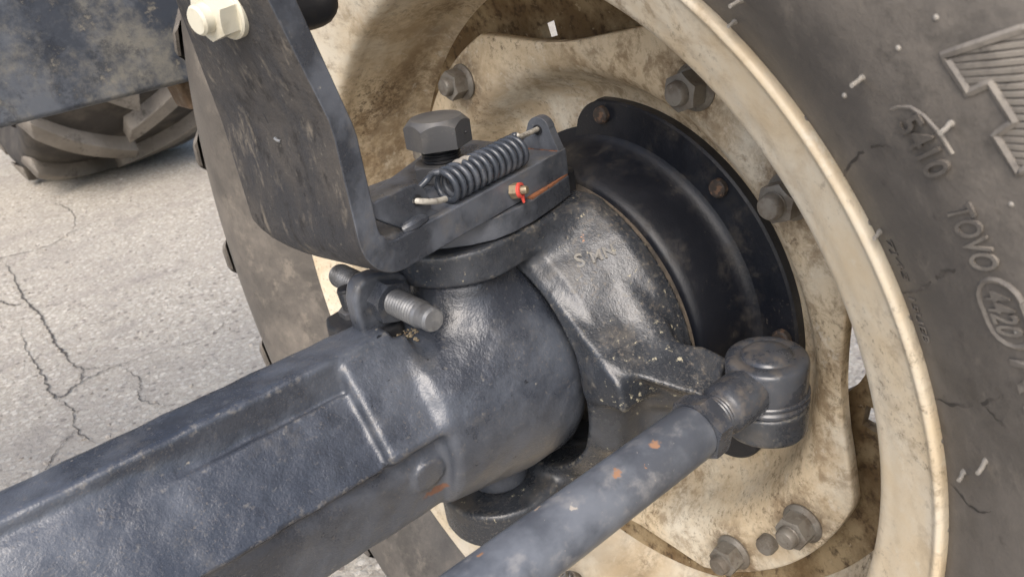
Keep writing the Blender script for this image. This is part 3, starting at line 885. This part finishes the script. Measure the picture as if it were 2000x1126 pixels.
# ------------------------------------------------------------------ steering knuckle
kn = empty('steering_knuckle', (.02, 0, -.11), 'dusty blue-black cast steering knuckle wrapped round the end of the axle', 'knuckle')
CUP = [(.000, .0850), (-.0030, .0858), (-.0035, .0872), (.0070, .0990), (.030, .1090), (.0480, .1190), (.052, .1200), (.060, .1190), (.060, .05), (.05, .05), (.026, .0845)]
def f_kn(X, Y, Z):
    rho = np.sqrt(Y*Y+Z*Z)
    o = d_poly(X, rho, CUP)-.0006
    rk = np.sqrt((X+.027)**2+Y*Y)
    # upper arm
    up = smin(d_cyl(rk, Z, .0465, .0905, .1135, .003), d_box(X, Y, Z, (.012, 0, .1037), (.042, .0440, .0098), .004), .004)
    o = smin(o, up, .014)
    o = smax(o, Z-.1135, .004)
    lo = smin(d_cyl(rk, Z, .0450, -.1210, -.0900, .004), d_box(X, Y, Z, (.012, 0, -.1055), (.040, .0430, .0150), .005), .006)
    o = smin(o, lo, .014)
    # front wall and steering arm: solids between planes
    def planes(L, k):
        r_ = None
        for nn, p0 in L:
            nn = np.array(nn)/np.linalg.norm(nn)
            d = (X-p0[0])*nn[0]+(Y-p0[1])*nn[1]+(Z-p0[2])*nn[2]
            r_ = d if r_ is None else smax(r_, d, k)
        return r_
    left = ((-.95, .12, 0), (-.0080, -.108, .0355)); wall = ((-.42, -.42, .80), (.025, -.065, .083))
    top = ((-.23, -.52, .82), (.0555, -.175, .0105))
    k2 = planes([wall, top, left, ((1, 0, 0), (.050, 0, 0)), ((0, 1, 0), (0, -.020, 0)), ((0, 0, -1), (0, 0, .010))], .003)
    k2 = smax(k2, rho-.1215, .004)
    k1 = smax(planes([left, ((-.62, -.14, -.70), (-.0065, -.1075, .0365))], .016), planes([wall, top, ((.90, .233, .30), (.042, -.1158, .0447)), ((0, 0, -1), (0, 0, -.0090)), ((.98, -.2, 0), (.078, -.15, 0)),
                 ((0, -1, 0), (0, -.178, 0)), ((0, 1, 0), (0, -.060, 0))], .0025), .0025)
    kk = smin(k1, k2, .004)
    # sunken panel between the wall and the seal flange, and the ridge beside it
    kk = smax(kk, -d_cone(X, Y, Z, (.0560, -.0900, .0900), (.0560, -.1210, .0450), .0150, .0160), .004)
    kk = smin(kk, d_cone(X, Y, Z, (.0370, -.0830, .0640), (.0385, -.1030, .0400), .0060, .0090), .012)
    o = smin(o, kk, .005)
    o = smin(o, d_cone(X, Y, Z, (.044, -.066, -.040), (.052, -.128, -.016), .028, .010), .014)
    o = smin(o, d_cone(X, Y, Z, (.018, -.086, .012), (.046, -.124, .000), .018, .013), .010)
    o = smin(o, d_cone(X, Y, Z, (.0035, -.0965, .0230), (.0100, -.0900, -.0300), .0115, .0100), .014)
    re = np.sqrt((X-.0555)**2+(Y+.175)**2)
    o = smin(o, d_cyl(re, Z, .0245, -.0090, .0105, .002), .004)
    o = np.maximum(o, -np.maximum(re-.0262, .0105-Z))
    # clear the axle barrel
    o = smax(o, -(np.sqrt(Y*Y+(Z-.001)**2)-.0838+np.maximum(0, -X-.4)), .0015) if True else o
    lump = .00022*np.sin(X*210+Y*90)*np.sin(Y*240+Z*130)*np.sin(Z*180-X*60)
    return o+lump
me = surface_net(f_kn, (-.080, -.206, -.128), (.090, .128, .120), .0017)
body = obj('knuckle_body', me, M['knuckle'], kn, sharp=180)
# dusty flange between knuckle and hub
bm = bmesh.new()
lathe(bm, [(.056, .03), (.056, .1085), (.0585, .1130), (.0685, .1140), (.0700, .1125), (.0700, .03)], 128, MX)
obj('seal_flange', bm, M['drum'], kn, sharp=40)
# cap plate on top of the upper arm
bm = bmesh.new()
P = [(-.092, .085), (-.1025, .048), (-.0985, .034), (-.088, .020), (-.0735, .010), (-.069, -.003), (-.0640, -.0165), (-.0550, -.0285), (-.0430, -.0385), (-.0290, -.0450), (-.0150, -.0462), (.005, -.0435), (.027, -.0375), (.0485, -.0305),
     (.060, .030), (.052, .060), (-.02, .085)]
prism(bm, P, .1141, .1284)
obj('cap_plate', bm, M['plate'], kn, bevel=.0012)
bm = bmesh.new(); lathe(bm, [(0, 0), (0, .0055), (.0012, .0055), (.0012, 0)], 20, frame((-.0925, .046, .1125), (0, 0, 1)))
obj('rusty_plug', bm, M['rust'], kn)
bm = bmesh.new(); prism(bm, [(.005, -.0428), (.027, -.0368), (.0478, -.0298), (.055, .02), (-.01, .03)], .1283, .1296)
obj('rust_seam', bm, M['rust'], kn)
bm = bmesh.new(); prism(bm, [(.050, -.026), (.062, -.022), (.066, .010), (.054, .010)], .100, .128)
obj('stop_block', bm, M['black'], kn, bevel=.002)
# cast letters on the front wall
def cast_text(txt, O_, X_, Y_, size, ext):
    cu = bpy.data.curves.new('txt', 'FONT'); cu.body = txt; cu.size = size; cu.extrude = ext; cu.offset = .0003; cu.resolution_u = 3
    o = bpy.data.objects.new('txt', cu); COL.objects.link(o)
    dg = bpy.context.evaluated_depsgraph_get(); me = bpy.data.meshes.new_from_object(o.evaluated_get(dg))
    bpy.data.objects.remove(o); bpy.data.curves.remove(cu)
    O_, X_, Y_ = Vector(O_), Vector(X_).normalized(), Vector(Y_); Y_ = (Y_-X_*Y_.dot(X_)).normalized(); Z_ = X_.cross(Y_)
    for v in me.vertices: v.co = O_+X_*v.co.x+Y_*v.co.y+Z_*v.co.z
    me.materials.clear(); return me
for ch, p, sz in (('S', (.0176, -.0631, .0811), .0128), ('M', (.0262, -.0680, .0826), .0100), ('N', (.0335, -.0720, .0842), .0100)):
    Zt = Vector((-.39, -.50, .55)).normalized()
    obj('cast_lettering', cast_text(ch, Vector(p)+Zt*.0006, (.86, -.49, .17), (.6, .3, .7), sz, .0014), M['knuckle'], kn, smooth=False)

# ------------------------------------------------------------------ fender strap bracket
A_ = radians(12); U = Vector((cos(A_), sin(A_), 0)); W = Vector((-sin(A_), cos(A_), 0)); KO = Vector((-.027, 0, 0))
def uw(u, w_, z): return KO+U*u+W*w_+Vector((0, 0, z))
br = empty('fender_bracket', uw(-.05, 0, .129), 'bent dark steel strap bracket clamped under the big hexagon bolt', 'bracket')
def arc(cx, cz, r, a0, a1, n=8): return [(cx+r*cos(radians(a0+(a1-a0)*k/n)), cz+r*sin(radians(a0+(a1-a0)*k/n))) for k in range(n+1)]
outer = [(-.1455, .335), (-.1290, .272), (-.1130, .2165), (-.1122, .209)]+arc(-.0852, .1562, .0272, 180, 270)+[(.0685, .1287)]
inner = [(.0685, .1467), (-.0800, .1470)]+arc(-.0870, .1580, .0110, 270, 180)+[(-.0980, .205), (-.0990, .2115), (-.1140, .2690), (-.1310, .334)]
bm = bmesh.new()
prof = outer+inner
def wb(u, z):
    if z > .215: return .045-(z-.215)*.35
    if u > -.06: return .062
    if z < .185:
        if u > -.0860: return float(np.interp(u, [-.0860, -.06], [.0, .062]))
        g = math.degrees(atan2(z-.157, u+.086)) % 360
        return float(np.interp(g, [160, 180, 200, 225, 250, 268], [.045, .044, .036, .018, .001, .0]))
    return .045
F_ = [bm.verts.new(uw(u, -.045, z)) for u, z in prof]; K_ = [bm.verts.new(uw(u, wb(u, z), z)) for u, z in prof]
n = len(prof)
for i in range(n):
    j = (i+1) % n; bm.faces.new((F_[i], F_[j], K_[j], K_[i]))
no = len(outer)
for V_ in (F_, K_):
    for i in range(no-1):
        # quads between matching outer and inner points
        j = n-1-int(round(i*(len(inner)-1)/(no-1))); k = n-1-int(round((i+1)*(len(inner)-1)/(no-1)))
        vs4 = [V_[i], V_[i+1], V_[k]]+([V_[j]] if j != k else [])
        bm.faces.new(vs4)
strap_o = obj('strap', bm, M['strap'], br, sharp=30, bevel=.0016, bseg=2)
strap_o.data.materials.append(M['plate'])
for p in strap_o.data.polygons:                     # mud-covered broad outer face, cleaner edges and foot
    c_ = p.center+wloc(strap_o)-KO
    uu = c_.dot(U); isouter = p.normal.dot(U) < -.25 and uu < -.085
    p.material_index = 0 if isouter else 1
# gusset that carries the spring hook
bm = bmesh.new()
G = [(-.0985, .1690), (-.0705, .1690), (-.0625, .1680), (-.0570, .1630), (-.0548, .1560), (-.0545, .1500), (-.0480, .1462), (-.0720, .1462), (-.0780, .1480), (-.0985, .1630)]
MU = Matrix(((U.x, 0, W.x, KO.x), (U.y, 0, W.y, KO.y), (0, 1, 0, 0), (0, 0, 0, 1)))
prism(bm, G, -.0405, -.0345, MU)
obj('gusset', bm, M['plate'], br, bevel=.0012)
bm = bmesh.new(); lathe(bm, [(0, 0), (0, .0030), (.0006, .0030), (.0006, 0)], 18, frame(uw(-.0652, -.0411, .1598), -W))
obj('hook_hole_dark', bm, M['black'], br)  # black disc laid on the gusset, painting the dark inside of a hole
bm = bmesh.new(); tube(bm, catmull([uw(-.079, -.0400, .1475), uw(-.0735, -.0418, .1482), uw(-.0680, -.0416, .1485), uw(-.0620, -.0408, .1478)], 6), lambda t: .0026+.0012*sin(pi*t), 10)
obj('weld_bead', bm, M['plate'], br)
bm = bmesh.new(); tube(bm, catmull([uw(-.0965, -.036, .1700), uw(-.0972, -.0395, .166), uw(-.0975, -.0405, .162)], 5), .0022, 8)
obj('weld_bead', bm, M['plate'], br)
# upright ear at the far end
bm = bmesh.new()
ear = [(-.0445, .1460), (-.0415, .1530), (-.0385, .1610)]+arc(-.0300, .1592, .0090, 165, 15, 10)+[(-.0175, .1530), (-.0120, .1460)]
ME = Matrix(((W.x, 0, U.x, KO.x), (W.y, 0, U.y, KO.y), (0, 1, 0, 0), (0, 0, 0, 1)))
prism(bm, ear, .0605, .0672, ME)
obj('spring_ear', bm, M['plate'], br, bevel=.0010)
bm = bmesh.new(); lathe(bm, [(0, 0), (0, .0034), (.0006, .0034), (.0006, 0)], 18, frame(uw(.0599, -.0300, .1600), -U))
obj('hook_hole_dark', bm, M['black'], br)  # black disc on the ear, painted dark like the inside of a hole
bm = bmesh.new(); prism(bm, [(-.0435, .1462), (-.0435, .1470), (-.0130, .1470), (-.0130, .1462)], .0590, .0606, ME)
obj('rust_seam', bm, M['rust'], br)
# top bolt through the strap
NM = frame(uw(-.1268, -.0125, .2690), Vector((-.955, -.199, -.10)), (0, .25, 1))
bm = bmesh.new(); lathe(bm, [(-.001, .0128), (.0022, .0128), (.0030, .0118), (.0030, 0)], 36, NM)
obj('cream_washer', bm, M['creamnut'], br)
bm = bmesh.new(); hexbody(bm, .0226, .0100, rc=.0096, z0=.0022, M=NM); obj('cream_nut', bm, M['creamnut'], br, sharp=28)
bm = bmesh.new(); lathe(bm, [(.010, .0066), (.0165, .0066), (.0176, .0056), (.0178, 0)], 24, NM); obj('cream_bolt_end', bm, M['creamnut'], br)
# rubber buffer behind the strap
bm = bmesh.new()
bmesh.ops.create_cube(bm, size=1, matrix=Matrix.Translation(uw(-.082, .012, .288)) @ Matrix.Rotation(A_, 4, 'Z') @ Matrix.Diagonal((.058, .040, .078, 1)))
obj('rubber_buffer', bm, M['black'], br, bevel=.014, bseg=4)
# scratch and weld spatter on the broad face
bm = bmesh.new(); tube(bm, [uw(-.1128, .0040, .2235), uw(-.1125, .0035, .2185), uw(-.1124, .0030, .2130)], lambda t: .0012*sin(pi*(.1+.8*t)), 6)
obj('gouge', bm, M['black'], br)
bm = bmesh.new(); tube(bm, [uw(-.1126, .0005, .2052), uw(-.1130, -.0015, .2045), uw(-.1126, -.0035, .2040)], .0009, 6)
obj('weld_spatter', bm, M['thread'], br)

# ------------------------------------------------------------------ grease fitting
gr = empty('grease_fitting', uw(.0087, -.045, .1380), 'small grease fitting with red cap on the front edge of the bracket plate', 'grease fitting')
GM = frame(uw(.0085, -.0448, .1385), -W+U*.25+Vector((0, 0, .10)))
bm = bmesh.new(); hexbody(bm, .0098, .0050, rc=.0040, M=GM); obj('hex_body', bm, M['brass'], gr, sharp=28)
bm = bmesh.new(); lathe(bm, [(.0045, .0030), (.0048, .0047), (.0066, .0047), (.0068, .0030)], 24, GM)
tube(bm, [GM @ Vector((-.0042, -.0008, .0057)), GM @ Vector((-.0062, -.0010, .0057)), GM @ Vector((-.0082, -.0014, .0056))], lambda t: .0013-.0004*t, 8); obj('red_seal', bm, M['red'], gr)
bm = bmesh.new(); lathe(bm, [(.0050, .0026), (.0095, .0026), (.0105, .0021), (.0108, 0)], 20, GM); obj('fitting_tip', bm, M['brass'], gr)

# ------------------------------------------------------------------ king pin bolt
kb = empty('king_pin_bolt', (-.0275, .0, .147), 'large dark hexagon-head bolt standing on the bracket plate', 'bolt')
KM = frame((-.0275, 0, .1470), (.02, .0, 1), (-.545, -.838, 0))
bm = bmesh.new(); hexbody(bm, .0408, .0172, rc=.0158, z0=.0200, M=KM, dome=.0010, tan=1.0); obj('bolt_head', bm, M['bolt'], kb, sharp=26)
bm = bmesh.new(); lathe(bm, [(0, .0118)]+thread_prof(.0122, .008, .0198, .0022, .0011)+[(.0202, .0118)], 32, KM); obj('bolt_shank', bm, M['black'], kb)
KM2 = frame((-.0290, -.0005, .1470), (.02, .0, 1), (-.90, -.43, 0))
bm = bmesh.new(); hexbody(bm, .0372, .0100, rc=.0158, z0=.0002, M=KM2); obj('lock_nut', bm, M['bolt'], kb, sharp=26)
for p in ((-.0285, -.0190, .1705), (-.0188, -.0178, .1745)):
    bm = bmesh.new(); bmesh.ops.create_uvsphere(bm, u_segments=8, v_segments=6, radius=.0009, matrix=Matrix.Translation(p)); obj('punch_mark', bm, M['black'], kb)

# ------------------------------------------------------------------ coil spring
sp = empty('coil_spring', uw(0, -.037, .147), 'dark coil spring stretched over the bracket plate', 'spring')
a = uw(-.0400, -.0370, .1575); b = uw(.0300, -.0370, .1572)
ax = (b-a).normalized(); ex = Vector((0, 0, 1)); ex = (ex-ax*ex.dot(ax)).normalized(); ey = ax.cross(ex)
TURN = 12.0; RS = .0088; n = int(TURN*22)
pts = []
for i in range(n+1):
    t = i/n; g = 2*pi*TURN*t
    pts.append(a+(b-a)*t+ex*(RS*cos(g))+ey*(RS*sin(g)))
bm = bmesh.new(); tube(bm, pts, .00192, 10)
obj('coil', bm, M['spring'], sp, sharp=180)
bm = bmesh.new()
tube(bm, catmull([pts[0]+ax*.0004, a+ex*RS-ax*.0040-ey*.0030, uw(-.0490, -.0350, .1650), uw(-.0545, -.0320, .1612), uw(-.0600, -.0310, .1600), uw(-.0655, -.0345, .1597), uw(-.0665, -.0400, .1597)], 8), .00188, 10)
obj('end_loop', bm, M['spring'], sp, sharp=180)
bm = bmesh.new(); tube(bm, catmull([uw(-.0665, -.0400, .1597), uw(-.0645, -.0435, .1590), uw(-.0580, -.0440, .1565), uw(-.0500, -.0425, .1540), uw(-.0440, -.0410, .1525)], 8), .0017, 10)
obj('bare_end', bm, M['bare'], sp, sharp=180)
bm = bmesh.new(); tube(bm, catmull([pts[-1]-ax*.0005, b+ax*.0030+ex*.0070, uw(.0430, -.0335, .1622), uw(.0620, -.0300, .1604), uw(.0700, -.0300, .1600), uw(.0735, -.0300, .1590)], 8), .0017, 10)
obj('bare_end', bm, M['bare'], sp, sharp=180)
bm = bmesh.new(); lathe(bm, [(0, 0), (0, .0022), (.003, .0022), (.0035, 0)], 12, frame(uw(.0690, -.0300, .1606), U)); obj('end_pin', bm, M['nut'], sp)
for k in (3, 4):
    g0 = 2*pi*k-.15
    P = []
    for j in range(9):
        g = g0-.5+j*.10; t = g/(2*pi*TURN); P.append(a+(b-a)*t+(ex*cos(g)+ey*sin(g))*RS)
    bm = bmesh.new(); tube(bm, P, .00204, 10); obj('paint_mark', bm, M['pin'], sp, sharp=180)

# ------------------------------------------------------------------ steering stop on the axle
stp = empty('steering_stop', (-.09, .002, .055), 'black bolted lug with a threaded stop stud through it, on top of the axle', 'steering stop')
bm = bmesh.new()
LG = [(-.1100, .0700), (-.1105, .0850), (-.1100, .0960), (-.1070, .1040), (-.1010, .1080), (-.0920, .1075), (-.0800, .1042), (-.0725, .0985), (-.0700, .0900), (-.0720, .0810), (-.0765, .0700), (-.0820, .0550), (-.1060, .0550)]
MY = Matrix(((1, 0, 0, 0), (0, 0, -1, 0), (0, 1, 0, 0), (0, 0, 0, 1)))
prism(bm, LG, -.0060, .0080, MY)
obj('stop_lug', bm, M['plate'], stp, bevel=.0035, bseg=3)
bm = bmesh.new(); prism(bm, [(-.1180, .0040), (-.1185, .0230), (-.1130, .0360), (-.0900, .0400), (-.0740, .0340), (-.0760, .0000), (-.0850, -.0130), (-.1060, -.0130)], .0450, .0735)
obj('foot', bm, M['black'], stp, bevel=.003, bseg=2)
SM = frame((-.0780, .0185, .0778), (0, -1, .0))
bm = bmesh.new(); hexbody(bm, .0275, .0100, rc=.0118, z0=.0060, M=frame((-.0895, -.0020, .0898), (0, -1, 0), (.3, 0, 1))); obj('stop_nut', bm, M['plate'], stp, sharp=26)
SM2 = frame((-.0895, .0530, .0893), (0, -1, .018))
bm = bmesh.new(); lathe(bm, [(0, 0), (0, .0066), (.002, .0076)]+thread_prof(.0081, .003, .1010, .0027, .0014)+[(.1010, .0074), (.1015, .0072), (.1100, .0072), (.1120, .0062), (.1122, 0)], 32, SM2)
obj('threaded_stud', bm, M['thread'], stp, sharp=20)
bm = bmesh.new(); hexbody(bm, .0175, .0085, rc=.0074, M=frame((-.0985, .0230, .0700), (-.1, 0, 1))); obj('clamp_bolt', bm, M['bolt'], stp, sharp=26)
bm = bmesh.new(); lathe(bm, [(0, .0050)]+thread_prof(.0052, .001, .015, .0014, .0006)+[(.016, .0045), (.0165, 0)], 20, frame((-.0993, .0230, .0770), (-.1, 0, 1))); obj('clamp_bolt_end', bm, M['black'], stp, sharp=50)

# ------------------------------------------------------------------ tie rod
tr = empty('tie_rod', (0, -.175, .025), 'blue-grey painted tie rod with chipped paint and ball joint end', 'tie rod')
RM = frame((-.62, -.175, .025), (1, 0, 0), (0, 0, 1))
bm = bmesh.new(); lathe(bm, [(0, 0), (0, .0157), (.300, .0157), (.590, .0157), (.6065, .0157), (.6085, .0150), (.6090, .0120), (.6090, 0)], 64, RM); obj('rod_tube', bm, M['rod'], tr)
JM = frame((-.0112, -.175, .025), (1, 0, 0), (0, .35, 1))
bm = bmesh.new(); hexbody(bm, .0372, .0115, rc=.0166, bottom=True, M=JM, tan=.5); obj('jam_nut', bm, M['joint'], tr, sharp=26)
bm = bmesh.new(); lathe(bm, [(-.004, .0118)]+thread_prof(.0124, .0, .012, .0022, .0008)+[(.012, .0142), (.0155, .0150), (.022, .0152), (.036, .0150)], 40, frame((.0000, -.175, .025), (1, 0, 0))); obj('threaded_neck', bm, M['joint'], tr, sharp=50)
bm = bmesh.new()
HB = [(.0160, .0), (.0160, .0215), (.0175, .0230), (.0195, .0234), (.026, .0236), (.0345, .0238), (.0375, .0237), (.0388, .0232), (.0396, .0224), (.0402, .0212), (.0406, .0170), (.0402, .0156), (.0404, .0148), (.0414, .0142), (.0424, .0128), (.0436, .0100), (.0444, .0060), (.0447, 0)]
lathe(bm, HB, 72, frame((.0560, -.175, 0), (0, 0, 1))); obj('ball_housing', bm, M['joint'], tr, sharp=24)
bm = bmesh.new()
lathe(bm, [(.0188, .0225), (.0186, .0240), (.0178, .0247), (.0166, .0247), (.0156, .0240), (.0150, .0232), (.0144, .0240), (.0134, .0247), (.0120, .0247), (.0108, .0238), (.0107, .0220)], 64, frame((.0560, -.175, 0), (0, 0, 1))); obj('seal_ring', bm, M['joint'], tr, sharp=30)
bm = bmesh.new(); hexbody(bm, .0300, .0075, rc=.0125, M=frame((.0555, -.175, -.0085), (0, 0, -1), (1, .3, 0))); obj('castle_nut', bm, M['black'], tr, sharp=26)
bm = bmesh.new(); lathe(bm, [(0, .0085), (.003, .0085), (.0045, .0070), (.0050, 0)], 24, frame((.0555, -.175, -.0150), (0, 0, -1))); obj('ball_stud_end', bm, M['joint'], tr)

# ------------------------------------------------------------------ frame member, upper left
fr_o = empty('frame_beam', (-.40, .56, .158), 'large dusty blue-grey steel frame member across the upper left', 'frame beam')
bm = bmesh.new()
prism(bm, [(.530, .1600), (.534, .1582), (.640, .1582), (.640, .55), (.530, .55)], -1.30, .085, Matrix(((0, 0, 1, 0), (1, 0, 0, 0), (0, 1, 0, 0), (0, 0, 0, 1))))
obj('beam_body', bm, M['frame'], fr_o, bevel=.004)
bm = bmesh.new(); bmesh.ops.create_cube(bm, size=1, matrix=Matrix.Translation((.026, .585, .156)) @ Matrix.Rotation(-.20, 4, 'Y') @ Matrix.Diagonal((.052, .05, .060, 1)))
obj('rusty_lug', bm, M['rustblock'], fr_o, bevel=.005)
bm = bmesh.new(); hexbody(bm, .030, .016, M=frame((.052, .585, .152), (1, 0, -.15))); obj('bright_bolt_head', bm, M['chrome'], fr_o, sharp=26)

# ------------------------------------------------------------------ rear wheel in the background
RC = Vector((.46, 3.30, GZ+.86))
rw = empty('rear_tractor_wheel', (RC.x, RC.y, GZ), 'far rear tyre with deep chevron tread under the frame member', 'tractor wheel')
TR = Matrix.Translation(RC)
RT = [(-.30, .62), (-.34, .70), (-.335, .76), (-.30, .79), (-.2, .805), (0, .81), (.2, .805), (.30, .79), (.335, .76), (.34, .70), (.30, .62)]
bm = bmesh.new(); lathe(bm, RT, 96, TR @ MX); rt = obj('tyre', bm, M['rear_rubber_shaded'], rw, sharp=60)
bm = bmesh.new(); lathe(bm, [(-.10, .0), (-.10, .30), (-.20, .58), (-.24, .64), (-.24, .66), (.24, .66), (.24, .64), (.20, .58), (.10, .3), (.10, 0)], 64, TR @ MX); obj('rim', bm, M['rim'], rw, sharp=40)
lr = [lug_me(q_, .805, 0, .335, .062, .085, -.36, .022, (.012, .05)) for q_ in (-1, 1)]
for q_ in lr: q_.materials.append(M['rear_lug_lit'])
NR = 15
for k in range(NR*2):
    inst('tread_lug', lr[k % 2], None, rt, TR @ Matrix.Rotation(2*pi*k*.5/NR+.05, 4, 'X'))

# ------------------------------------------------------------------ dry mud caught on the axle
bm = bmesh.new(); rnd = random.Random(3)
def crumb(c_, r):
    bm2 = bmesh.ops.create_icosphere(bm, subdivisions=1, radius=r, matrix=Matrix.Translation(c_) @ Matrix.Rotation(rnd.uniform(0, 3), 4, 'X') @ Matrix.Diagonal((rnd.uniform(.6, 1.6), rnd.uniform(.6, 1.5), rnd.uniform(.4, .8), 1)))
for i in range(150):
    t = rnd.random(); x = -.104+.040*t+rnd.gauss(0, .004); y = -.008-.012*t+rnd.gauss(0, .005)
    z = sqrt(max(0, .0665**2-y*y))+.001
    crumb((x, y, z), rnd.uniform(.0004, .0015))
for i in range(26):
    p = Vector((-.0895+rnd.gauss(0, .002), -.052+rnd.gauss(0, .004), .020+rnd.gauss(0, .004)))
mud = tag(obj('dry_mud', bm, M['mud'], smooth=False), 'crumbs of dry mud caught on the axle below the stop lug', 'mud', kind='stuff')

# ------------------------------------------------------------------ loose grit lying on the pavement
bm = bmesh.new(); rnd = random.Random(11)
for i in range(420):
    y = rnd.uniform(.75, 3.4); x = rnd.uniform(-.62, .35)+(y-1.6)*.12
    r = rnd.uniform(.0012, .0038)*(1.5 if rnd.random() < .08 else 1)
    crumb((x, y, GZ+r*.4), r)
tag(obj('pavement_grit', bm, M['grit'], smooth=False), 'loose small grit scattered over the pale pavement', 'grit', kind='stuff')
